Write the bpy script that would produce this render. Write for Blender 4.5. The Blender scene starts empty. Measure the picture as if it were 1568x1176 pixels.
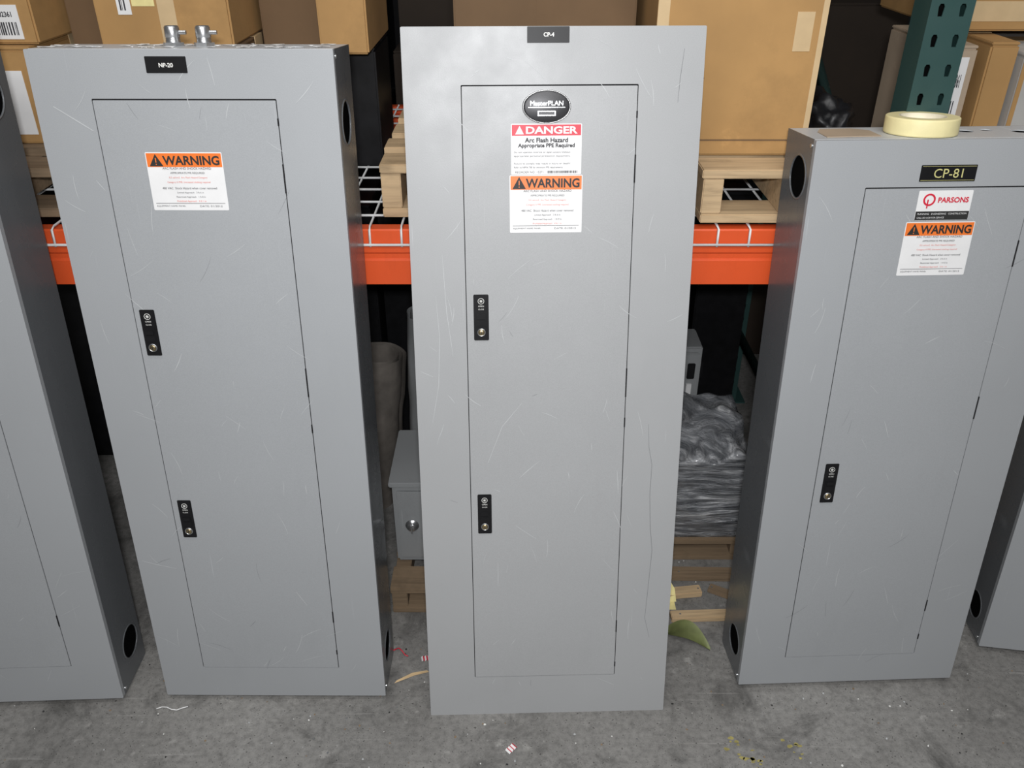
import bpy, bmesh, math, random
from mathutils import Vector, Matrix, noise
random.seed(7)
sc=bpy.context.scene
sc.view_settings.view_transform='Standard'

# ------------------------------------------------------------------ materials
def new_mat(name):
    m=bpy.data.materials.new(name); m.use_nodes=True
    nt=m.node_tree; b=nt.nodes['Principled BSDF']
    return m,nt,b
def N(nt,t,**k):
    n=nt.nodes.new(t)
    for a,v in k.items(): setattr(n,a,v)
    return n
def coords(nt,scale=(1,1,1),rot=(0,0,0)):
    tc=N(nt,'ShaderNodeTexCoord'); mp=N(nt,'ShaderNodeMapping')
    mp.inputs['Scale'].default_value=scale; mp.inputs['Rotation'].default_value=rot
    nt.links.new(tc.outputs['Object'],mp.inputs[0]); return mp.outputs[0]
def noise_n(nt,vec,scale,detail=4,rough=.55,dist=0):
    n=N(nt,'ShaderNodeTexNoise'); n.inputs['Scale'].default_value=scale
    n.inputs['Detail'].default_value=detail; n.inputs['Roughness'].default_value=rough
    n.inputs['Distortion'].default_value=dist
    nt.links.new(vec,n.inputs['Vector']); return n.outputs['Fac']
def ramp(nt,fac,stops):
    r=N(nt,'ShaderNodeValToRGB'); els=r.color_ramp.elements
    while len(els)<len(stops): els.new(.5)
    for e,(p,c) in zip(els,stops):
        e.position=p; e.color=(c if len(c)==4 else (*c,1)) if hasattr(c,'__len__') else (c,c,c,1)
    nt.links.new(fac,r.inputs[0]); return r.outputs['Color']
def mix(nt,a,b,fac,mode='MIX'):
    m=N(nt,'ShaderNodeMix',data_type='RGBA',blend_type=mode)
    for s,v in ((m.inputs[6],a),(m.inputs[7],b)):
        if hasattr(v,'default_value'): nt.links.new(v,s)
        else: s.default_value=(*v,1)
    if hasattr(fac,'default_value'): nt.links.new(fac,m.inputs[0])
    else: m.inputs[0].default_value=fac
    return m.outputs[2]
def bump(nt,b,h,strength=.2,dist=.001):
    bp=N(nt,'ShaderNodeBump'); bp.inputs['Strength'].default_value=strength; bp.inputs['Distance'].default_value=dist
    nt.links.new(h,bp.inputs['Height']); nt.links.new(bp.outputs[0],b.inputs['Normal'])
def simple(name,col,rough=.5,metal=0,var=.12,scale=30,emit=None,spec=.5):
    m,nt,b=new_mat(name); v=coords(nt)
    f=noise_n(nt,v,scale)
    c=ramp(nt,f,[(.3,tuple(x*(1-var) for x in col)),(.7,tuple(min(1,x*(1+var)) for x in col))])
    nt.links.new(c,b.inputs['Base Color']); b.inputs['Roughness'].default_value=rough; b.inputs['Metallic'].default_value=metal
    b.inputs['Specular IOR Level'].default_value=spec
    return m
def paint(name,col,rough=.42,scr=.5,grime=.10):
    m,nt,b=new_mat(name); v=coords(nt)
    base=ramp(nt,noise_n(nt,v,2.2,3),[(.3,tuple(x*.97 for x in col)),(.7,tuple(x*1.03 for x in col))])
    fine=ramp(nt,noise_n(nt,v,900,2),[(.35,.93),(.65,1.05)])
    base=mix(nt,base,fine,1,'MULTIPLY')
    gr=ramp(nt,noise_n(nt,coords(nt,(1,1,.35)),9,6,.7),[(.56,0.),(.80,grime)])
    base=mix(nt,base,tuple(x*.6 for x in col),gr)
    for i,(ang,sx,sz) in enumerate(((.5,260,3),(-.7,300,4),(1.4,220,5),(.12,340,2.2))):
        vs=coords(nt,(sx,1,sz),(0,ang,0))
        s=ramp(nt,noise_n(nt,vs,1,2,.5),[(.70,0.),(.735,1.)])
        msk=ramp(nt,noise_n(nt,coords(nt,(1,1,1),(0,i,i)),7,2),[(.55,0.),(.66,1.)])
        sm=mix(nt,s,msk,1,'MULTIPLY'); sm=mix(nt,(0,0,0),sm,scr)
        base=mix(nt,base,tuple(min(1,x*1.45) for x in col),sm)
    nt.links.new(base,b.inputs['Base Color'])
    r=ramp(nt,noise_n(nt,v,12,4),[(.3,rough-.05),(.7,rough+.07)]); nt.links.new(r,b.inputs['Roughness'])
    bump(nt,b,noise_n(nt,v,420,2),.12,.0006)
    return m
def cardboard(name,col):
    m,nt,b=new_mat(name); v=coords(nt)
    a=ramp(nt,noise_n(nt,v,5,5),[(.3,tuple(x*.85 for x in col)),(.7,tuple(x*1.1 for x in col))])
    a=mix(nt,a,tuple(x*.5 for x in col),ramp(nt,noise_n(nt,v,3,7,.7),[(.55,0.),(.8,.6)]))
    a=mix(nt,a,tuple(min(1,x*1.35) for x in col),ramp(nt,noise_n(nt,v,14,5,.7),[(.64,0.),(.72,.35)]))
    nt.links.new(a,b.inputs['Base Color']); b.inputs['Roughness'].default_value=.8
    bump(nt,b,noise_n(nt,coords(nt,(160,160,4)),1,3),.12,.0008)
    return m
def wood(name,col):
    m,nt,b=new_mat(name)
    g=noise_n(nt,coords(nt,(6,90,90)),1,5,.6,.6)
    a=ramp(nt,g,[(.25,tuple(x*.62 for x in col)),(.5,col),(.75,tuple(x*1.15 for x in col))])
    a=mix(nt,a,tuple(x*.35 for x in col),ramp(nt,noise_n(nt,coords(nt),9,4),[(.6,0.),(.8,.6)]))
    nt.links.new(a,b.inputs['Base Color']); b.inputs['Roughness'].default_value=.8
    bump(nt,b,g,.3,.001); return m
M={}
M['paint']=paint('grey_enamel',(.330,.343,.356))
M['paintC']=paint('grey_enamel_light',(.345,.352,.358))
M['side']=paint('grey_enamel_side_shaded',(.125,.132,.140),.26,.9,.3)  # darker copy of the enamel; shade on the box sides is in the colour
M['top']=paint('grey_enamel_top_lit',(.50,.515,.53),.4,.9)  # lighter copy of the enamel; overhead light on box tops painted in
M['inside']=simple('interior_shade',(.006,.006,.006),1,spec=0)  # flat black that paints the shade inside enclosures and posts
M['seam']=simple('seam_shadow_gap',(.02,.02,.021),.9,spec=.1)
M['black']=simple('black_plastic',(.010,.010,.011),.42,spec=.25)
M['blk_print']=simple('black_print',(.02,.02,.02),.6)
M['text']=simple('text_black',(.03,.03,.035),.7)
M['white']=simple('sticker_white',(.74,.74,.74),.45,var=.03)
M['wtext']=simple('engraved_white',(.75,.75,.72),.5)
M['orange']=simple('warning_orange',(.78,.18,.03),.45,var=.05)
M['red']=simple('danger_red',(.58,.02,.045),.45,var=.05)
M['redtxt']=simple('text_red',(.65,.16,.12),.6)
M['gold']=simple('engraved_gold',(.55,.52,.22),.5)
M['steel']=simple('zinc_steel',(.55,.56,.57),.32,.9)
M['brass']=simple('brass_key_cylinder',(.42,.34,.2),.35,.9)
M['chrome']=simple('chrome',(.42,.42,.42),.28,1)
M['darksteel']=simple('dark_nameplate',(.030,.030,.033),.38,.3)
M['beam']=paint('beam_orange',(.68,.09,.022),.42,.7,.4)
M['green']=paint('upright_green',(.026,.066,.062),.5,.4,.4)
M['wire']=simple('wire_deck_coating',(.66,.67,.67),.45)
M['card']=cardboard('cardboard_kraft',(.40,.230,.085))
M['cardD']=cardboard('cardboard_dark_shaded',(.15,.088,.042))  # darker kraft for boxes deeper in the rack; shade in the colour
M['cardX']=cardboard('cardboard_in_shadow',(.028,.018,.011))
M['cardL']=cardboard('cardboard_pale',(.42,.33,.24))
M['cardG']=cardboard('cardboard_greywhite',(.42,.41,.39))
M['tape_b']=simple('packing_tape',(.58,.43,.25),.25,var=.05)
M['mask']=simple('masking_tape',(.78,.70,.38),.55,var=.04,scale=60)
M['maskcore']=simple('tape_core_paper',(.72,.66,.5),.7)
M['pal']=wood('pallet_wood',(.50,.36,.21))
M['palD']=wood('pallet_wood_weathered',(.22,.155,.095))
M['grey_eq']=paint('switchgear_grey',(.27,.28,.285),.35,.9,.4)
M['bag']=simple('black_bag_and_shade',(.008,.008,.009),.4,var=.3,spec=.3)  # bag plastic; on filler crates the same black paints rack shade
M['blanket']=simple('brown_blanket_roll',(.13,.115,.10),.9,var=.4,scale=12)
M['leaf']=simple('leaf_green',(.13,.15,.055),.55,var=.35,scale=18)
M['yellow']=simple('yellow_card',(.80,.70,.32),.6)
M['paintspot']=simple('yellow_floor_paint',(.30,.26,.09),.8,var=.35,scale=60)
M['twig']=simple('splinter_wood',(.50,.36,.2),.8)
M['scrL']=simple('scratch_light',(.46,.475,.48),.5)
M['scrD']=simple('scratch_dark',(.14,.145,.15),.6)
M['wallm']=simple('warehouse_wall',(.03,.03,.032),.9)

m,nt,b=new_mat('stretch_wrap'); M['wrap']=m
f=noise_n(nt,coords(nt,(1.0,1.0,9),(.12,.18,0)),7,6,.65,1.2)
nt.links.new(ramp(nt,f,[(.32,(.07,.075,.085)),(.5,(.22,.23,.245)),(.62,(.46,.47,.49)),(.70,(.85,.86,.88))]),b.inputs['Base Color'])  # pale stops paint the film's glossy highlights into the colour
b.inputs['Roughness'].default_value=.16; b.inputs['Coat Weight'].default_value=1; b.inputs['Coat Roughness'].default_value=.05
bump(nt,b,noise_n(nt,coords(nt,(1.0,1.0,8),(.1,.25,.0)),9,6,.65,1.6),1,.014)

m,nt,b=new_mat('concrete'); M['conc']=m
v=coords(nt)
a=ramp(nt,noise_n(nt,v,1.8,8,.65),[(.3,(.14,.136,.129)),(.5,(.20,.195,.185)),(.7,(.265,.26,.248))])
a=mix(nt,a,ramp(nt,noise_n(nt,v,75,7,.75),[(.3,.58),(.5,1.),(.72,1.3)]),1,'MULTIPLY')
a=mix(nt,a,(.06,.058,.055),ramp(nt,noise_n(nt,v,6,7,.7,.6),[(.52,0.),(.68,.8)]))
a=mix(nt,a,(.42,.41,.39),ramp(nt,noise_n(nt,v,13,8,.75),[(.59,0.),(.70,.6)]))
for ang in (.4,1.5,2.4):
    a=mix(nt,a,(.36,.35,.335),ramp(nt,noise_n(nt,coords(nt,(2.5,90,1),(0,0,ang)),1,3,.5),[(.69,0.),(.73,.3)]))
a=mix(nt,a,(.045,.043,.04),ramp(nt,noise_n(nt,v,150,2,.5),[(.64,0.),(.70,.85)]))
nt.links.new(a,b.inputs['Base Color'])
nt.links.new(ramp(nt,noise_n(nt,v,4,5),[(.3,.5),(.7,.8)]),b.inputs['Roughness'])
bump(nt,b,noise_n(nt,v,70,8,.7),.6,.003)

# ------------------------------------------------------------------ mesh builder
class MB:
    def __init__(s,name): s.name=name; s.bm=bmesh.new(); s.mats=[]
    def mi(s,k):
        if k not in s.mats: s.mats.append(k)
        return s.mats.index(k)
    def faces(s,verts,fs,k,smooth=False,T=None):
        vs=[s.bm.verts.new(T@Vector(v) if T else Vector(v)) for v in verts]; i=s.mi(k)
        for f in fs:
            try:
                fc=s.bm.faces.new([vs[j] for j in f]); fc.material_index=i; fc.smooth=smooth
            except ValueError: pass
    def box(s,lo,hi,k,T=None,bev=0):
        x0,y0,z0=lo;x1,y1,z1=hi
        if bev>0:
            bm2=bmesh.new(); r=bmesh.ops.create_cube(bm2,size=1)
            for v in bm2.verts: v.co=Vector(((x0+x1)/2+v.co.x*(x1-x0),(y0+y1)/2+v.co.y*(y1-y0),(z0+z1)/2+v.co.z*(z1-z0)))
            bmesh.ops.bevel(bm2,geom=bm2.edges[:],offset=bev,segments=2,affect='EDGES')
            bm2.verts.index_update()
            s.faces([v.co.copy() for v in bm2.verts],[[v.index for v in f.verts] for f in bm2.faces],k,T=T); bm2.free(); return
        V=[(x0,y0,z0),(x1,y0,z0),(x1,y1,z0),(x0,y1,z0),(x0,y0,z1),(x1,y0,z1),(x1,y1,z1),(x0,y1,z1)]
        s.faces(V,[(0,3,2,1),(4,5,6,7),(0,1,5,4),(1,2,6,5),(2,3,7,6),(3,0,4,7)],k,T=T)
    def lathe(s,prof,k,T,seg=32,smooth=True,sx=1,sy=1):
        V=[];F=[];n=len(prof)
        for i in range(seg):
            a=2*math.pi*i/seg
            for r,z in prof: V.append((r*math.cos(a)*sx,r*math.sin(a)*sy,z))
        for i in range(seg):
            j=(i+1)%seg
            for q in range(n-1): F.append((i*n+q,j*n+q,j*n+q+1,i*n+q+1))
        s.faces(V,F,k,smooth,T)
    def cyl(s,r,h,k,T,seg=24,smooth=True,ch=0):
        s.lathe([(0.00001,0),(r-ch,0),(r,ch),(r,h-ch),(r-ch,h),(0.00001,h)] if ch else [(0.00001,0),(r,0),(r,h),(0.00001,h)],k,T,seg,smooth and ch>0)
    def tube(s,pts,r,k,seg=6,T=None):
        pts=[Vector(p) for p in pts]; V=[];F=[]
        for i,p in enumerate(pts):
            d=(pts[min(i+1,len(pts)-1)]-pts[max(i-1,0)]).normalized()
            up=Vector((0,0,1)) if abs(d.z)<.9 else Vector((1,0,0))
            a=d.cross(up).normalized(); b_=d.cross(a)
            for q in range(seg):
                t=2*math.pi*q/seg; V.append(p+a*math.cos(t)*r+b_*math.sin(t)*r)
        for i in range(len(pts)-1):
            for q in range(seg):
                w=(q+1)%seg; F.append((i*seg+q,i*seg+w,(i+1)*seg+w,(i+1)*seg+q))
        F.append(tuple(range(seg))); F.append(tuple((len(pts)-1)*seg+q for q in range(seg)))
        s.faces(V,F,k,True,T)
    def holed(s,outer,holes,th,k,T):
        """flat plate in local XY with holes, extruded th along +Z"""
        bm2=bmesh.new(); es=[]
        for loop in [outer]+holes:
            vs=[bm2.verts.new((x,y,0)) for x,y in loop]
            for i in range(len(vs)): es.append(bm2.edges.new((vs[i],vs[(i+1)%len(vs)])))
        bmesh.ops.triangle_fill(bm2,edges=es,use_beauty=True)
        kill=[]
        for f in bm2.faces:
            c=f.calc_center_median()
            for h in holes:
                ins=False;n=len(h);j=n-1
                for i in range(n):
                    if (h[i][1]>c.y)!=(h[j][1]>c.y) and c.x<(h[j][0]-h[i][0])*(c.y-h[i][1])/(h[j][1]-h[i][1])+h[i][0]: ins=not ins
                    j=i
                if ins: kill.append(f);break
        if kill: bmesh.ops.delete(bm2,geom=kill,context='FACES_ONLY')
        bmesh.ops.recalc_face_normals(bm2,faces=bm2.faces[:])
        r=bmesh.ops.extrude_face_region(bm2,geom=bm2.faces[:])
        for v in r['geom']:
            if isinstance(v,bmesh.types.BMVert): v.co.z+=th
        bmesh.ops.recalc_face_normals(bm2,faces=bm2.faces[:])
        bm2.verts.index_update()
        s.faces([v.co.copy() for v in bm2.verts],[[v.index for v in f.verts] for f in bm2.faces],k,T=T); bm2.free()
    def done(s,parent=None,recalc=False):
        if recalc: bmesh.ops.recalc_face_normals(s.bm,faces=s.bm.faces[:])
        me=bpy.data.meshes.new(s.name); s.bm.to_mesh(me); s.bm.free()
        for k in s.mats: me.materials.append(M[k])
        o=bpy.data.objects.new(s.name,me); sc.collection.objects.link(o)
        if parent: o.parent=parent
        return o
_tc={}
def textgeo(t,bold):
    if (t,bold) in _tc: return _tc[(t,bold)]
    cu=bpy.data.curves.new('t','FONT'); cu.body=t; cu.size=1; cu.resolution_u=3
    if bold: cu.offset=.03
    ob=bpy.data.objects.new('t',cu); sc.collection.objects.link(ob)
    bpy.context.view_layer.update()
    me=bpy.data.meshes.new_from_object(ob.evaluated_get(bpy.context.evaluated_depsgraph_get()))
    V=[v.co.copy() for v in me.vertices];F=[tuple(p.vertices) for p in me.polygons]
    bpy.data.objects.remove(ob); bpy.data.curves.remove(cu); bpy.data.meshes.remove(me)
    x0=min(v.x for v in V);x1=max(v.x for v in V);y0=min(v.y for v in V);y1=max(v.y for v in V)
    V=[((v.x-x0)/(x1-x0),(v.y-y0)/(y1-y0)) for v in V]
    _tc[(t,bold)]=(V,F,(x1-x0)/(y1-y0)); return _tc[(t,bold)]
def text(mb,t,u0,v0,w,h,k,y=-.0014,bold=False):
    V,F,asp=textgeo(t,bold)
    if w is None: w=h*asp
    mb.faces([(u0+a*w,y,v0+b_*h) for a,b_ in V],F,k)
def textc(mb,t,uc,v0,h,k,y=-.0014,bold=False,maxw=None):
    V,F,asp=textgeo(t,bold); w=h*asp
    if maxw and w>maxw: w=maxw
    text(mb,t,uc-w/2,v0,w,h,k,y,bold)

def rect(u0,v0,u1,v1,r=0,n=4):
    if r<=0: return [(u0,v0),(u1,v0),(u1,v1),(u0,v1)]
    P=[]
    for cx,cy,a0 in ((u1-r,v0+r,-90),(u1-r,v1-r,0),(u0+r,v1-r,90),(u0+r,v0+r,180)):
        for i in range(n+1):
            a=math.radians(a0+90*i/n); P.append((cx+r*math.cos(a),cy+r*math.sin(a)))
    return P
def circ(x,y,r,n=28): return [(x+r*math.cos(2*math.pi*i/n),y+r*math.sin(2*math.pi*i/n)) for i in range(n)]
def Tfront(y=0): return Matrix(((1,0,0,0),(0,0,1,y),(0,1,0,0),(0,0,0,1)))
def Tside(x): return Matrix(((0,0,1,x),(1,0,0,0),(0,1,0,0),(0,0,0,1)))
def Tface(u,v,y=0): return Matrix.Translation((u,y,v))@Matrix.Rotation(math.radians(90),4,'X')

# ------------------------------------------------------------------ stickers
def warning(mb,u0,v0,u1,v1,hh=.25,kind='WARNING'):
    w=u1-u0;h=v1-v0
    mb.holed(rect(u0,v0,u1,v1,.002),[], .0004,'white',Tfront(-.0006))
    hy=v1-h*hh; g=.0015
    mb.box((u0+g,-.0009,hy),(u1-g,-.0005,v1-g),'orange' if kind=='WARNING' else 'red')
    hb=v1-g-hy
    if kind=='WARNING':
        c=u0+w*.13; a=hb*.84
        mb.faces([(c-a*.6,-.0011,hy+hb*.06),(c+a*.6,-.0011,hy+hb*.06),(c,-.0011,hy+hb*.94)],[(0,1,2)],'blk_print')
        mb.box((c-.0008,-.0014,hy+hb*.33),(c+.0008,-.0012,hy+hb*.66),'orange'); mb.box((c-.0008,-.0014,hy+hb*.16),(c+.0008,-.0012,hy+hb*.24),'orange')
        text(mb,'WARNING',u0+w*.22,hy+hb*.14,w*.74,hb*.68,'blk_print',bold=True)
        L=[('ARC FLASH AND SHOCK HAZARD',.5,.74,'text'),('APPROPRIATE PPE REQUIRED',.5,.66,'text'),
           ('0.5 cal/cm2  Arc Flash Hazard Category',.5,.58,'redtxt'),('Category 0 PPE: Untreated clothing required',.5,.50,'redtxt'),
           ('480 VAC  Shock Hazard when cover removed',.5,.40,'text'),('Limited Approach   3 ft 6 in',.5,.32,'text'),
           ('Restricted Approach   1 ft 0 in',.5,.245,'text'),('Prohibited Approach   0 ft 1 in',.5,.17,'redtxt')]
        for i,(t,c,vv,k) in enumerate(L):
            textc(mb,t,u0+w*.52,v0+h*(vv-.03),h*.038,k,maxw=w*.72)
        text(mb,'EQUIPMENT NAME: PANEL',u0+w*.05,v0+h*.06,w*.38,h*.03,'text')
        text(mb,'DATE: 01/2012',u0+w*.62,v0+h*.06,w*.3,h*.03,'text')
        mb.box((u0+w*.04,-.0011,v0+h*.12),(u1-w*.04,-.0009,v0+h*.126),'text')
    else:
        c=u0+w*.12;a=hb*.75
        mb.faces([(c-a*.55,-.0011,hy+hb*.12),(c+a*.55,-.0011,hy+hb*.12),(c,-.0011,hy+hb*.9)],[(0,1,2)],'white')
        text(mb,'DANGER',u0+w*.21,hy+hb*.16,w*.73,hb*.68,'white',bold=True)
        textc(mb,'Arc Flash Hazard',u0+w*.5,v0+h*.635,h*.095,'text',bold=True)
        textc(mb,'Appropriate PPE Required',u0+w*.5,v0+h*.515,h*.105,'text',bold=True,maxw=w*.92)
        for i,t in enumerate(('Do not operate controls or open covers without','appropriate personal protection equipment.','','Failure to comply may result in injury or death!','Refer to NFPA 70E for minimum PPE requirements.')):
            if t: text(mb,t,u0+w*.04,v0+h*(.42-.075*i),w*(.80 if i<4 else .7),h*.042,'text')
        text(mb,'REORDER NO. 15271',u0+w*.06,v0+h*.03,w*.4,h*.04,'text')
        x=u0+w*.52
        while x<u1-w*.06:
            d=random.choice((.0006,.001,.0014)); mb.box((x,-.0011,v0+h*.025),(x+d,-.0009,v0+h*.075),'text'); x+=d+random.choice((.0006,.001))

def latch(parent,u0,v0,u1,v1):
    mb=MB('door_latch'); w=u1-u0;h=v1-v0
    mb.box((u0,-.003,v0),(u1,0,v1),'black',bev=.0012)
    c=(u0+u1)/2
    mb.box((c-w*.36,-.0042,v0+h*.30),(c+w*.36,-.003,v0+h*.62),'black',bev=.0005)
    mb.box((c-w*.30,-.0075,v0+h*.47),(c+w*.30,-.004,v0+h*.57),'black',bev=.0012)
    mb.box((c-w*.30,-.0052,v0+h*.33),(c+w*.30,-.004,v0+h*.44),'black',bev=.0005)
    T=Tface(c,v0+h*.18,-.003)
    mb.lathe([(.00001,.003),(.0045,.003),(.0058,.002),(.0062,0)],'brass',T,24)
    mb.lathe([(.0062,0),(.0066,.0022),(.0078,.0018),(.0082,0)],'steel',T,24)
    mb.box((c-.0006,-.0066,v0+h*.18-.003),(c+.0006,-.0058,v0+h*.18+.003),'blk_print')
    T=Tface(c,v0+h*.86,-.0032)
    mb.lathe([(.0052,0),(.0052,.0004),(.0060,.0004),(.0060,0)],'wtext',T,24,False)
    for a in range(4):
        mb.box((-.0030,-.0004,-.0004),(.0030,-.0001,.0004),'wtext',T=Matrix.Translation((c,-.0032,v0+h*.86))@Matrix.Rotation(a*math.pi/4,4,'Y'))
    textc(mb,'OPEN',c,v0+h*.735,.003,'wtext',y=-.0034)
    textc(mb,'CLOSE',c,v0+h*.67,.0026,'wtext',y=-.0034,maxw=w*.6)
    return mb.done(parent)

def scratches(parent,lst):
    mb=MB('scratches')
    for pts,w,k in lst:
        P=[Vector((a,0,b_)) for a,b_ in pts]
        V=[];F=[]
        for i,p in enumerate(P):
            d=(P[min(i+1,len(P)-1)]-P[max(i-1,0)]).normalized(); n=Vector((d.z,0,-d.x))
            ww=w*(.35+.65*math.sin(math.pi*(i+.3)/(len(P)-.4)))/2
            V+= [p+n*ww+Vector((0,-.0005,0)),p-n*ww+Vector((0,-.0005,0))]
        for i in range(len(P)-1): F.append((2*i,2*i+1,2*i+3,2*i+2))
        mb.faces(V,F,k)
    return mb.done(parent)
def rnd_scratches(W,H,n,seed):
    R=random.Random(seed);L=[]
    for i in range(n):
        u=R.uniform(.03,W-.03);v=R.uniform(.05,H-.03);a=R.uniform(-1.2,1.2)+math.pi/2;l=R.uniform(.012,.07)
        P=[];bend=R.uniform(-.5,.5)
        for q in range(6): P.append((u,v)); u+=math.cos(a)*l/6; v+=math.sin(a)*l/6; a+=bend/6
        dk=R.random()<.12
        if all(.005<p[0]<W-.005 and .005<p[1]<H-.005 for p in P): L.append((P,R.uniform(.0004,.0006) if dk else R.uniform(.0005,.0011),'scrD' if dk else 'scrL'))
    return L

# ------------------------------------------------------------------ enclosure
D=.146
def enclosure(x,y,yaw,lean,W,H,door,box=True,side_holes=(),inset=0,ext=0,pm='paint',depth=D,hinges=(),top_holes=(),name='electrical_panel_enclosure'):
    R=Vector((math.cos(yaw),math.sin(yaw),0)); B=Vector((-math.sin(yaw),math.cos(yaw),0))
    U=B*math.sin(lean)+Vector((0,0,math.cos(lean))); K=B*math.cos(lean)-Vector((0,0,math.sin(lean)))
    z0=depth*math.sin(lean) if box else 0
    E=bpy.data.objects.new(name,None); sc.collection.objects.link(E); E.empty_display_size=.1
    mw=Matrix.Identity(4)
    for i in range(3): mw[i][0]=R[i];mw[i][1]=K[i];mw[i][2]=U[i]
    mw.translation=Vector((x,y,z0)); E.matrix_world=mw
    u0,v0,u1,v1=door; g=.0016; t=.002
    mb=MB('front_trim')
    mb.holed(rect(0,0,W,H,.0025),[rect(u0-g,v0-g,u1+g,v1+g*1.5,.002)],t,pm,Tfront(0))
    mb.box((0.0005,t,0.001),(.002,.012,H-.001),pm); mb.box((W-.002,t,0.001),(W-.0005,.012,H-.001),pm)
    mb.box((.001,t,H-.002),(W-.001,.012,H-.0005),pm); mb.box((.001,t,.0005),(W-.001,.012,.002),pm)
    mb.box((u0-.012,t+.001,v0-.012),(u1+.012,t+.003,v1+.012),'seam')
    mb.done(E)
    mb=MB('door'); mb.holed(rect(u0,v0,u1,v1,.0015),[],t,pm,Tfront(-.0003))
    for hv,hl in hinges:
        mb.box((u1-.0006,-.0012,hv-hl/2),(u1+.0020,.0015,hv+hl/2),'seam')
    mb.done(E)
    i=inset; b0,b1=ext,H-ext; s=.0016
    mb=MB('steel_box'); F0=.012 if i==0 else .0035
    holes=[circ(hd,(hv if hv>0 else H+hv),hr,32) for hd,hv,hr in side_holes]
    out=[(F0,b0),(depth,b0),(depth,b1),(F0,b1)]
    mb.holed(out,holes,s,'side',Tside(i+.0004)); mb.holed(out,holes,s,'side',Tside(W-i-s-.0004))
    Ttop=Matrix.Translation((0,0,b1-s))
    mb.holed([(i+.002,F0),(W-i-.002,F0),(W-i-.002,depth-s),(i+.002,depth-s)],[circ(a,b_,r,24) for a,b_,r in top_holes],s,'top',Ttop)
    mb.box((i+.002,F0,b0),(W-i-.002,depth-s,b0+s),'side')
    mb.box((i+.002,depth-s,b0),(W-i-.002,depth-.0002,b1),'side')
    mb.box((i+.0045,.015,b0+.01),(W-i-.0045,depth-.005,b1-.01),'inside')  # solid black filler paints the shade seen through the holes
    for hd,hv,hr in side_holes:
        hv=hv if hv>0 else H+hv
        for sx,dx in ((i+.0004,-1),(W-i-.0004,1)):
            T=Matrix.Translation((sx,hd,hv))@Matrix.Rotation(math.radians(90*dx),4,'Y')
            mb.lathe([(hr,-.001),(hr,.0012),(hr+.003,.0010),(hr+.0035,0)],'side',T,32)
    for (sx) in (i+.0004,W-i-.0004):
        for zz in (b0+.012,b1-.012):
            mb.cyl(.004,.003,'steel',Matrix.Translation((sx-.0015,.02,zz))@Matrix.Rotation(math.radians(90),4,'Y'),12)
    mb.done(E)
    return E,mw

HS=((.071,.088,.036),(.071,-.125,.037))
# ---- left enclosure
L,mL=enclosure(-.8015,1.3285,-.0053,.1043,.508,1.400,(.098,.085,.405,1.320),side_holes=HS,
  hinges=((1.285,.012),(1.19,.05),(.80,.06),(.70,.018),(.23,.03),(.13,.012)),top_holes=((.08,.07,.02),(.43,.06,.018)))
for a in ((.108,.857,.136,.949),(.110,.442,.138,.533)): latch(L,*a)
mb=MB('nameplate'); mb.box((.197,-.0015,1.363),(.265,0,1.389),'black',bev=.0006); textc(mb,'NP-20',.231,1.372,.007,'wtext',y=-.0018,bold=True); mb.done(L)
mb=MB('warning_sticker'); warning(mb,.170,1.135,.302,1.235); mb.done(L)
scratches(L,rnd_scratches(.508,1.4,70,1)+[([(.03,1.31),(.06,1.29),(.09,1.27)],.002,'scrL'),([(.01,.38),(.04,.37),(.08,.36)],.0015,'scrL')])
mb=MB('conduit_connectors')
for u,dy in ((.217,.085),(.270,.085)):
    T=Matrix.Translation((u,dy,1.4))
    mb.cyl(.018,.006,'steel',T,6,False)
    mb.lathe([(.012,.006),(.0125,.009),(.0115,.010),(.0125,.012),(.0115,.013),(.0125,.015),(.0125,.03),(.0105,.033),(.009,.033),(.009,.01)],'steel',T,24)
    mb.cyl(.0035,.012,'steel',T@Matrix.Translation((.012,0,.022))@Matrix.Rotation(math.radians(90),4,'Y'),10)
mb.done(L)
mb=MB('dust_flakes')
R_=random.Random(5)
for i in range(44):
    u=R_.uniform(.01,.49);d=R_.uniform(.02,.13);a=R_.uniform(0,6.28);r=R_.uniform(.004,.016)
    P=[(u+r*math.cos(a+q*1.05)*R_.uniform(.6,1.3),min(.14,d+r*.6*math.sin(a+q*1.05)*R_.uniform(.6,1.3)),1.4006+.0012*(q%2)) for q in range(6)]
    mb.faces(P,[tuple(range(6))],'white')
mb.done(L)

# ---- centre enclosure
C,mC=enclosure(-.1856,1.2838,.0279,.2025,.534,1.457,(.104,.103,.417,1.359),box=False,inset=.016,ext=.026,pm='paintC',depth=.108,
  side_holes=((.055,.1,.025),),hinges=((1.31,.012),(1.215,.05),(.80,.06),(.715,.02),(.23,.03),(.13,.012)))
for a in ((.117,.892,.146,.983),(.117,.468,.146,.559)): latch(C,*a)
mb=MB('nameplate'); mb.box((.220,-.0015,1.430),(.294,0,1.4565),'black',bev=.0006); textc(mb,'CP-4',.258,1.440,.007,'wtext',y=-.0018,bold=True); mb.done(C)
mb=MB('danger_sticker'); warning(mb,.191,1.206,.319,1.295,.23,'DANGER'); mb.done(C)
mb=MB('warning_sticker'); warning(mb,.188,1.100,.322,1.205); mb.done(C)
mb=MB('oval_emblem'); T=Tface(.255,1.324,0)
mb.lathe([(.00001,.0032),(.0385,.0030),(.0400,.0026),(.0405,.002)],'darksteel',T,64,True,1,.655)
mb.lathe([(.0405,.002),(.0415,.0036),(.0430,.0034),(.0440,.0)],'chrome',T,64,True,1,.665)
textc(mb,'MasterPLAN',.255,1.326,.0080,'steel',y=-.0036,maxw=.062)
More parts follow.
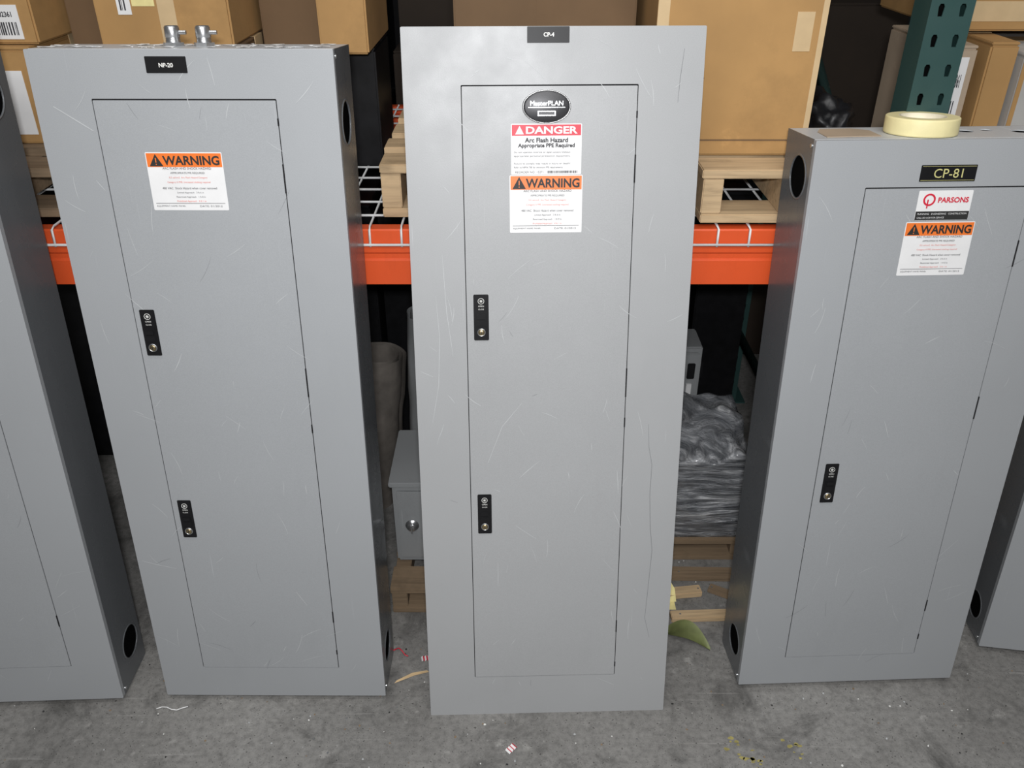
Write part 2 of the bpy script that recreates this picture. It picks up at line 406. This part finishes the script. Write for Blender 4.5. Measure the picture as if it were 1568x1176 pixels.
mb.box((.239,-.0034,1.3085),(.271,-.003,1.317),'steel'); mb.box((.2405,-.0036,1.3100),(.2695,-.0033,1.3155),'darksteel'); mb.box((.222,-.0036,1.3225),(.288,-.0033,1.3235),'steel')
mb.done(C)
scratches(C,rnd_scratches(.534,1.457,70,2)+[
 ([(.467,.71),(.470,.66),(.478,.62),(.477,.55),(.482,.47),(.488,.42),(.484,.33),(.480,.25),(.492,.20)],.0008,'scrD'),
 ([(.49,1.33),(.492,1.37),(.497,1.42)],.0008,'scrD'),([(.03,.72),(.045,.80),(.05,.90),(.045,.98)],.0010,'scrL'),
 ([(.06,1.06),(.065,.95),(.075,.86)],.0010,'scrL'),([(.14,.63),(.17,.71),(.21,.76)],.0010,'scrL')])

# ---- right enclosure
Rr,mR=enclosure(.5334,1.358,.04,.0996,.508,1.248,(.102,.080,.404,1.163),side_holes=((.067,.078,.036),(.067,-.075,.038)),
  hinges=((1.12,.014),(1.04,.05),(.72,.05),(.22,.03),(.13,.014)),top_holes=((.31,.09,.015),(.355,.10,.011),(.41,.08,.017),(.465,.1,.015),(.10,.10,.012)))
latch(Rr,.117,.504,.145,.598)
mb=MB('nameplate'); mb.box((.195,-.0015,1.175),(.296,0,1.204),'black',bev=.0006)
textc(mb,'CP-81',.2455,1.1815,.016,'gold',y=-.0018)
mb.box((.197,-.0017,1.177),(.294,-.0015,1.1776),'gold'); mb.box((.197,-.0017,1.2014),(.294,-.0015,1.202),'gold'); mb.done(Rr)
mb=MB('company_sticker'); mb.holed(rect(.200,1.105,.299,1.159,.002),[],.0004,'white',Tfront(-.0006))
mb.box((.2005,-.0009,1.1055),(.2985,-.0006,1.1215),'blk_print')
T=Tface(.221,1.1425,-.0006); mb.lathe([(.008,0),(.008,.0006),(.0112,.0006),(.0112,0)],'red',T,28,False); mb.box((.2175,-.0013,1.127),(.2198,-.0009,1.143),'red')
text(mb,'PARSONS',.237,1.137,.056,.010,'red',bold=True)
text(mb,'PLANNING   ENGINEERING   CONSTRUCTION',.204,1.1155,.090,.003,'white'); text(mb,'CALL 555 0100 FOR SERVICE',.204,1.1085,.05,.003,'white'); mb.done(Rr)
mb=MB('warning_sticker'); warning(mb,.187,1.001,.315,1.102); mb.done(Rr)
scratches(Rr,rnd_scratches(.508,1.248,50,3))
mb=MB('paper_scrap'); mb.holed([(.03,.03),(.13,.035),(.135,.10),(.11,.125),(.05,.12),(.035,.09)],[],.0012,'cardL',Matrix.Translation((0,0,1.2484))); mb.done(Rr)

# ---- far enclosures
FL,mFL=enclosure(-1.4082,1.2998,.0392,.1003,.508,1.45,(.098,.101,.410,1.36),side_holes=((.09,.09,.038),(.08,-.13,.038)),
  hinges=((1.3,.012),(1.2,.05),(.76,.05),(.23,.03)))
latch(FL,.112,.88,.14,.97); latch(FL,.112,.46,.14,.55); scratches(FL,rnd_scratches(.508,1.45,40,4))
mb=MB('nameplate'); mb.box((.2,-.0015,1.41),(.27,0,1.436),'black',bev=.0006); mb.done(FL)
FR,mFR=enclosure(1.1544,1.4744,-.15,.11,.508,1.16,(.102,.10,.404,1.07),side_holes=((.075,.07,.034),(.075,-.10,.034)),hinges=((1.0,.05),(.5,.05)))
latch(FR,.117,.55,.145,.64); scratches(FR,rnd_scratches(.508,1.16,30,6))

# ---- masking tape roll on the right enclosure
mb=MB('masking_tape_roll'); 
prof=[(.0385,.0),(.061,.0),(.0625,.001),(.0630,.003),(.0630,.027),(.0625,.029),(.061,.030)]
for q in range(8): prof.append((.061-.0025*(q+.5),.0300-.0003*(q%2)))
prof+= [(.0405,.030)]
mb.lathe(prof,'mask',Matrix.Identity(4),64)
mb.lathe([(.0405,.030),(.038,.030),(.0378,.015),(.038,0),(.0385,0)],'maskcore',Matrix.Identity(4),64)
o=mb.done(); o.matrix_world=mR@Matrix.Translation((.216,.070,1.2486))

# ------------------------------------------------------------------ shell
mb=MB('floor'); mb.box((-6,-3,-.1),(6,6,0),'conc'); mb.done()
mb=MB('wall_back'); mb.box((-6,6,-.1),(6,6.1,4.5),'wallm'); mb.done()

# ------------------------------------------------------------------ pallet rack
RK=bpy.data.objects.new('pallet_rack',None); sc.collection.objects.link(RK)
BY=1.62; ZT=1.043; ZB=.924
def beam(nm,y,sgn):
    mb=MB(nm); x0,x1=-2.05,.742
    prof=[(0,ZB),(0,ZB+.052),(.004,ZB+.056),(.004,ZB+.066),(0,ZB+.070),(0,ZT-.003),(.003,ZT),(.030,ZT),(.030,ZT-.02),(.045,ZT-.02),(.045,ZB)]
    V=[];n=len(prof)
    for x in (x0,x1): V+= [(x,y+d*sgn,z) for d,z in prof]
    F=[(i,(i+1)%n,n+(i+1)%n,n+i) for i in range(n)]+[tuple(range(n)),tuple(range(n,2*n))]
    mb.faces(V,F,'beam')
    for xx in (x0,x1):
        mb.box((xx-.004,y-.004 if sgn>0 else y-.05,ZB-.06),(xx+.004,y+.05 if sgn>0 else y+.004,ZT+.04),'beam')
    mb.done(RK,recalc=True)
beam('front_beam',BY,1); beam('rear_beam',2.72,-1)
def upright(nm,x,y):
    mb=MB(nm); w=.078; pz=.0508
    for i in range(63):
        z=i*pz; hc=z+pz/2; hs=[]
        for dx in (.02,.058):
            hs.append([(dx-.0055,hc+.006),(dx-.004,hc-.010),(dx+.004,hc-.010),(dx+.0055,hc+.006),(dx+.003,hc+.011),(dx-.003,hc+.011)])
        mb.holed([(0,z),(w,z),(w,z+pz),(0,z+pz)],hs,.0025,'green',Matrix.Translation((x,y,0))@Tfront(0))
    mb.box((x,y+.0025,0),(x+.0025,y+.07,3.2),'green'); mb.box((x+w-.0025,y+.0025,0),(x+w,y+.07,3.2),'green')
    mb.box((x+.003,y+.05,0),(x+w-.003,y+.052,3.2),'inside')  # black sheet paints the shade behind the punched holes
    mb.box((x-.03,y-.02,0),(x+w+.03,y+.09,.006),'green')
    mb.done(RK)
for nm,x,y in (('upright_front',.735,1.62),('upright_rear',.742,2.65),('upright_front_b',-2.14,1.62),('upright_rear_b',-2.14,2.65)): upright(nm,x,y)
mb=MB('upright_bracing')
for x in (.782,-2.10):
    for i,z in enumerate((.3,.9,1.9,2.5)):
        mb.tube([(x,1.69,z),(x,2.65,z+(.55 if i%2 else .0))],.014,'green',8)
mb.done(RK)
mb=MB('wire_deck'); r=.0026; x=-2.0
while x<.73:
    mb.tube([(x,2.69,ZT+.004),(x,BY+.01,ZT+.004),(x,BY-.004,ZT+.001),(x,BY-.006,ZT-.034)],r,'wire',6); x+=.0635
for y in [BY+.06+.085*i for i in range(12)]: mb.tube([(-2.02,y,ZT+.0085),(.735,y,ZT+.0085)],r,'wire',6)
mb.tube([(-2.02,BY-.007,ZT-.03),(.735,BY-.007,ZT-.03)],r*1.1,'wire',6)
mb.done(RK)

# ------------------------------------------------------------------ pallets
def pallet(x0,x1,y0,y1,z,h,k='pal',seed=0,name='wooden_pallet',gap=.085):
    mb=MB(name); R=random.Random(seed); bt=.018
    for sx in (x0,(x0+x1)/2-.02,x1-.04): mb.box((sx,y0+.004,z+bt),(sx+.04,y1-.004,z+h-bt),k,bev=.002)
    y=y0
    while y<y1-.05:
        w=R.choice((.085,.09,.075)); w=min(w,y1-y)
        mb.box((x0-R.uniform(0,.008),y,z+h-bt),(x1+R.uniform(0,.008),y+w,z+h),k,bev=.002)
        y+=w+gap*R.uniform(.4,.8)
    for y in (y0,(y0+y1)/2-.045,y1-.09): mb.box((x0,y,z),(x1,y+.09,z+bt),k,bev=.002)
    return mb.done()
DK=ZT+.0115
pallet(.375,.728,1.625,2.5,DK,.108,'pal',1)
pallet(-.262,.30,1.66,2.5,DK,.108,'pal',2)
pallet(-1.55,-.50,1.66,2.5,DK,.10,'palD',3)
pallet(-.31,.22,1.60,2.3,0,.085,'palD',4)
pallet(.40,.86,1.80,2.13,0,.075,'palD',5)
pallet(.92,1.75,1.88,2.7,0,.12,'pal',6)

# ------------------------------------------------------------------ boxes
def carton(x0,x1,y0,y1,z0,z1,k='card',tape=True,label=None,rot=0,name='cardboard_box',front_strips=(),tt=True):
    mb=MB(name); cx,cy=(x0+x1)/2,(y0+y1)/2; w,d,h=(x1-x0)/2,(y1-y0)/2,z1-z0
    mb.box((-w,-d,0),(w,d,h-.006),k,bev=.004)
    mb.box((-w+.001,-d+.001,h-.006),(w-.001,-.001,h),k,bev=.0015); mb.box((-w+.001,.001,h-.006),(w-.001,d-.001,h),k,bev=.0015)
    if tape:
        mb.box((-w-.0005,-.03,h),(w+.0005,.03,h+.0006),'tape_b')
        for s_ in (-1,1): mb.box((s_*w-.0008,-.03,h-.07),(s_*w+.0008,.03,h),'tape_b')
    for a,b_,c,e,kk in front_strips: mb.box((-w+a,-d-.0008,b_),(-w+c,-d,e),kk)
    if label:
        a,b_,c,e=label
        mb.box((-w+a,-d-.0010,b_),(-w+c,-d,e),'white')
        q=-w+a+.006
        while q<-w+c-.008:
            t=random.choice((.001,.002,.003)); mb.box((q,-d-.0014,b_+(e-b_)*.12),(q+t,-d-.001,b_+(e-b_)*.5),'text'); q+=t+random.choice((.0015,.003))
        text(mb,'7H802361',-w+a+.006,b_+(e-b_)*.65,(c-a)*.7,(e-b_)*.16,'text',y=-d-.0014,bold=True)
    o=mb.done(); o.matrix_world=Matrix.Translation((cx,cy,z0))@Matrix.Rotation(rot,4,'Z'); return o
P2=DK+.109; PL=DK+.101; PC=DK+.109
carton(.273,.592,1.72,2.2,P2,1.82,'card',front_strips=((.262,.20,.295,.27,'tape_b'),(.0,.02,.022,.66,'tape_b'),(.308,.0,.319,.66,'tape_b'),(.0,.030,.319,.033,'cardD'),(.06,.15,.10,.152,'cardD')))  # thin dark strip near the bottom paints the flap's shadow line
carton(-.12,.255,1.88,2.3,PC,1.78,'cardD',front_strips=((.17,.0,.205,.6,'cardD'),))
carton(-1.46,-.985,1.84,2.25,PL,1.352,'card',front_strips=((.405,.02,.445,.15,'white'),))
carton(-1.40,-.972,1.86,2.25,1.354,1.75,'card',label=(.335,.01,.40,.075))
carton(-.856,-.575,1.86,2.25,PL,1.344,'cardD')
carton(-.853,-.578,1.88,2.25,1.346,1.70,'card',label=(.048,.062,.076,.13),front_strips=((.079,.078,.125,.12,'yellow'),(.13,.0,.165,.35,'tape_b')))
carton(-.960,-.865,1.98,2.3,PL,1.75,'cardD')
carton(-.565,-.425,2.06,2.4,PL,1.75,'cardD',label=(.07,.27,.12,.33))
carton(-.408,-.305,1.92,2.25,1.3240,1.62,'card')
carton(-.405,-.308,2.02,2.25,DK,1.322,'bag',tape=False,name='dark_filler_crate')
carton(.98,1.45,1.90,2.35,.121,.60,'card'); carton(.99,1.44,1.92,2.35,.601,1.02,'cardD')
carton(.915,.985,1.90,2.2,1.022,1.345,'cardL',label=(.008,.12,.055,.30))
carton(1.0,1.06,1.88,2.2,1.022,1.355,'card')
carton(1.065,1.55,1.86,2.25,1.022,1.335,'cardG',front_strips=((.0,.0,.01,.31,'card'),))
carton(.955,1.5,1.98,2.4,1.362,1.78,'card',label=(.12,.10,.21,.20),front_strips=((.0,.02,.545,.06,'tape_b'),))
carton(.645,.715,2.15,2.5,P2,1.36,'cardD')
# added dark fillers under the deck and behind the rack, shade in their colour
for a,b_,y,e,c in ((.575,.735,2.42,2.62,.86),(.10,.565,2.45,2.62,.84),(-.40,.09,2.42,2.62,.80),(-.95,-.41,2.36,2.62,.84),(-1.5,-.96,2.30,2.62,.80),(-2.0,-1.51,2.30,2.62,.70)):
    carton(a,b_,y,e,.001,c,'bag',tape=False,name='dark_filler_crate')
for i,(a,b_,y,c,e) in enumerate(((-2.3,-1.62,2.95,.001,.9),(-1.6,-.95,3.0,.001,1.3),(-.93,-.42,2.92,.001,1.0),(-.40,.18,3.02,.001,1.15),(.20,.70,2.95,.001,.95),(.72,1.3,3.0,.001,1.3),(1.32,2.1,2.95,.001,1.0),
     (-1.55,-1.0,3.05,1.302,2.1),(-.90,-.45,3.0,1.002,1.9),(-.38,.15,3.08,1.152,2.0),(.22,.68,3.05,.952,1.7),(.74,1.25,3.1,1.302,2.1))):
    carton(a,b_,y,y+.5,c,e,'cardX' if i%2 else 'bag',tape=False,name='dark_backdrop_carton')

def blob(name,c,s,k,amp=.25,seed=0,sub=4,freq=2.5):
    bm=bmesh.new(); bmesh.ops.create_icosphere(bm,subdivisions=sub,radius=1)
    for v in bm.verts:
        n=noise.noise(v.co*freq+Vector((seed,seed*2,0)))+.4*noise.noise(v.co*freq*2.0+Vector((seed,0,3)))
        v.co*=1+amp*n
        v.co=Vector((v.co.x*s[0],v.co.y*s[1],v.co.z*s[2]))
        if v.co.z<-s[2]*.6: v.co.z=-s[2]*.6
    for f in bm.faces: f.smooth=True
    me=bpy.data.meshes.new(name); bm.to_mesh(me); bm.free(); me.materials.append(M[k])
    o=bpy.data.objects.new(name,me); sc.collection.objects.link(o); o.location=c; return o
blob('black_trash_bag',(.662,1.84,P2+.6*.06),(.052,.1,.06),'bag',.35,3,freq=2.4)

# ------------------------------------------------------------------ wrapped load right
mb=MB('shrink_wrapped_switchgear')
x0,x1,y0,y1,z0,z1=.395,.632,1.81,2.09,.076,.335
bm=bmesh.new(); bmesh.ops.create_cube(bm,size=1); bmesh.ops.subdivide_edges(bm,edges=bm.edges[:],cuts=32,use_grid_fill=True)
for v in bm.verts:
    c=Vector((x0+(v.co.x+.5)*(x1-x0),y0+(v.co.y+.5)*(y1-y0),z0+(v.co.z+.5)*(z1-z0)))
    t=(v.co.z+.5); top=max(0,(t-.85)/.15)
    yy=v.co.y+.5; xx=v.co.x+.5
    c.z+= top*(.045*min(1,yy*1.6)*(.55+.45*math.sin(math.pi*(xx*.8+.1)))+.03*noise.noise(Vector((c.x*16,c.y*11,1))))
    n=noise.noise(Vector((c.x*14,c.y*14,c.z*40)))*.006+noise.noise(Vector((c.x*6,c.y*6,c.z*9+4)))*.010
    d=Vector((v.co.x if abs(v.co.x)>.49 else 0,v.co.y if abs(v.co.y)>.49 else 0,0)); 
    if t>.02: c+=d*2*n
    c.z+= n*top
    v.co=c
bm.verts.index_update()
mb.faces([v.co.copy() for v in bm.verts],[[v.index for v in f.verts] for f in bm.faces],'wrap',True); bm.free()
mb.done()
mb=MB('grey_disconnect_box')
mb.box((.34,2.16,.225),(.552,2.28,.485),'grey_eq',bev=.004); mb.box((.35,2.148,.24),(.542,2.16,.47),'grey_eq',bev=.003)
mb.box((.510,2.140,.39),(.532,2.148,.44),'black',bev=.002); mb.box((.512,2.142,.335),(.527,2.148,.37),'white'); mb.box((.552,2.19,.36),(.567,2.23,.42),'black',bev=.003)
mb.done()
mb=MB('support_crate')
mb.box((.30,2.17,.0),(.56,2.40,.224),'palD',bev=.003)
for z in (.02,.09,.16): mb.box((.295,2.163,z),(.565,2.17,z+.05),'palD',bev=.001)
mb.done()
# ------------------------------------------------------------------ equipment left
mb=MB('transformer_enclosure')
mb.box((-.303,1.70,.087),(.05,1.93,.345),'grey_eq',bev=.006)
mb.box((-.310,1.694,.335),(.055,1.936,.350),'grey_eq',bev=.003)
mb.box((-.292,1.694,.105),(.03,1.70,.325),'grey_eq',bev=.003)
T=Tface(-.257,.215,1.694)
mb.lathe([(.00001,.012),(.010,.012),(.012,.010),(.012,.003),(.017,.002),(.018,0)],'steel',T,24)
mb.box((-.259,1.676,.203),(-.255,1.682,.227),'steel')
mb.done()
def roll(name,x,y,z,r,h,k,turns,ty,tx):
    mb=MB(name); n=60;hs=12
    T=Matrix.Translation((x,y,z))@Matrix.Rotation(math.radians(ty),4,'Y')@Matrix.Rotation(math.radians(tx),4,'X')
    V=[];F=[]
    for i in range(n+1):
        a=i/n*math.pi*2*turns
        for j in range(hs+1):
            rr=r*(1-.35*i/n)+.006*noise.noise(Vector((math.cos(a)*2,math.sin(a)*2,j*.5+r*50)))
            V.append((rr*math.cos(a),rr*math.sin(a),j*h/hs))
    for i in range(n):
        for j in range(hs): F.append((i*(hs+1)+j,(i+1)*(hs+1)+j,(i+1)*(hs+1)+j+1,i*(hs+1)+j+1))
    mb.faces(V,F,k,True,T); mb.done()
roll('rolled_sheet_metal',-.252,2.05,.09,.055,.56,'grey_eq',2.1,2,0)
roll('blanket_roll',-.425,2.08,.003,.075,.50,'blanket',2.4,6,-2)
roll('blanket_roll',-.60,2.12,.003,.08,.48,'blanket',2.4,0,2)

# ------------------------------------------------------------------ loose lumber / debris
def plank(x,y,z,l,w,t,rz,k='pal',name='wood_board',ry=0):
    mb=MB(name); mb.box((-l/2,-w/2,0),(l/2,w/2,t),k,bev=.002)
    for s_ in (-1,1): mb.cyl(.0025,.0012,'steel',Matrix.Translation((s_*l*.42,0,t)),10)
    o=mb.done(); o.matrix_world=Matrix.Translation((x,y,z))@Matrix.Rotation(rz,4,'Z')@Matrix.Rotation(ry,4,'Y')
plank(.56,1.585,0,.30,.030,.016,.04); plank(.455,1.665,0,.10,.03,.018,.12); plank(.60,1.735,0,.34,.045,.014,-.02,'palD')
plank(.57,1.665,0,.09,.03,.010,-.5,'palD')
mb=MB('folded_yellow_card'); mb.holed([(0,0),(.04,.0),(.036,.035),(.012,.075),(0,.07)],[],.0012,'yellow',Matrix.Translation((.395,1.64,.0))@Matrix.Rotation(math.radians(62),4,'X')); mb.faces([(.395,1.61,.001),(.43,1.61,.001),(.43,1.64,.001),(.395,1.64,.001)],[(0,1,2,3)],'yellow'); mb.done()
mb=MB('fallen_leaf'); V=[];F=[];n=14
for i in range(n+1):
    t=i/n; w=.024*math.sin(math.pi*t**.8)**.9+.0005; x=.385+.105*t; y=1.53-.060*t; z=.003+.034*math.sin(math.pi*t)
    V+= [(x+w*.45,y+w,z+.012),(x,y,z),(x-w*.45,y-w,z+.004)]
for i in range(n):
    for q in (0,1): F.append((3*i+q,3*i+q+1,3*i+q+4,3*i+q+3))
mb.faces(V,F,'leaf',True); mb.tube([(.385,1.53,.003),(.375,1.545,.004),(.36,1.55,.002)],.0015,'leaf'); mb.done()
mb=MB('wood_splinter'); mb.faces([(-.28,1.372,.002),(-.235,1.395,.002),(-.20,1.405,.003),(-.205,1.410,.003),(-.24,1.400,.006),(-.275,1.378,.005)],[(0,1,2,3,4,5)],'twig'); mb.done()
def wrapper(x,y,a):
    mb=MB('candy_wrapper'); 
    T=Matrix.Translation((x,y,.001))@Matrix.Rotation(a,4,'Z')
    for i in range(6):
        z=.003*(i%2); mb.faces([(i*.004,-.007,z),((i+1)*.004,-.007,.003-z),((i+1)*.004,.007,.003-z+.001),(i*.004,.007,z+.001)],[(0,1,2,3)],'red' if i%2 else 'white',T=T)
    mb.done()
wrapper(-.222,1.445,.2); wrapper(-.01,1.187,.8)
mb=MB('cable_tie'); mb.tube([(-.82+.012*i,1.30+.004*math.sin(i*1.3),.002+.003*math.sin(i*.8)**2) for i in range(7)],.0012,'white'); mb.done()
mb=MB('red_wire'); mb.tube([(-.295+.008*i,1.47-.003*i+.004*math.sin(i),.004+.012*math.sin(i*.7)**2) for i in range(6)],.0015,'red'); mb.done()
mb=MB('yellow_paint_marks'); R_=random.Random(11)
for cx,cy,n,s in ((.52,1.17,12,.03),(.50,1.205,6,.03),(.62,1.19,8,.04)):
    for i in range(n):
        x=cx+R_.gauss(0,s*.5);y=cy+R_.gauss(0,s*.35);r=R_.uniform(.002,.008)
        mb.faces([(x+r*math.cos(q*.9)*R_.uniform(.5,1.3),y+r*.6*math.sin(q*.9)*R_.uniform(.5,1.3),.0004) for q in range(7)],[tuple(range(7))],'paintspot')
mb.done()
mb=MB('floor_debris'); R_=random.Random(21)
for i in range(420):
    x=R_.uniform(-1.4,1.4); y=R_.uniform(1.02,1.32) if R_.random()<.45 else R_.uniform(1.3,1.8); r=R_.uniform(.0008,.0030)
    k=R_.choice(('scrL','palD','blk_print','palD','scrD','wtext'))
    P=[(x+r*math.cos(q*1.26)*R_.uniform(.6,1.4),y+r*math.sin(q*1.26)*R_.uniform(.6,1.4),.0003) for q in range(5)]
    Q=[(x+(p[0]-x)*.5,y+(p[1]-y)*.5,r*.8) for p in P]
    mb.faces(P+Q,[(5,6,7,8,9)]+[(q,(q+1)%5,5+(q+1)%5,5+q) for q in range(5)],k)
mb.done()

# ------------------------------------------------------------------ lights
def area(name,loc,target,sx,sy,e,col=(1,1,1)):
    l=bpy.data.lights.new(name,'AREA'); l.shape='RECTANGLE'; l.size=sx; l.size_y=sy; l.energy=e; l.color=col
    o=bpy.data.objects.new(name,l); sc.collection.objects.link(o); o.location=loc
    o.rotation_euler=(Vector(target)-Vector(loc)).to_track_quat('-Z','Y').to_euler(); return o
area('aisle_light',(0,-.9,3.3),(0,1.4,.6),2.6,.8,60,(1,.99,.975))
area('overhead_light',(0,.7,4.2),(0,1.0,0),4.0,.4,34,(1,.99,.98))
area('camera_flash',(0.0,-.06,1.74),(0,1.4,.70),.09,.05,24.5,(.98,.985,1))
w=bpy.data.worlds.new('world'); sc.world=w; w.use_nodes=True
bg=w.node_tree.nodes['Background']; bg.inputs[0].default_value=(.85,.87,.9,1); bg.inputs[1].default_value=.03

cd=bpy.data.cameras.new('camera'); cd.sensor_width=36; cd.lens=1300/1568*36; cd.clip_start=.02
co=bpy.data.objects.new('camera',cd); sc.collection.objects.link(co)
co.location=(0,0,1.6465); co.rotation_euler=(math.radians(90-30.741),0,0); sc.camera=co
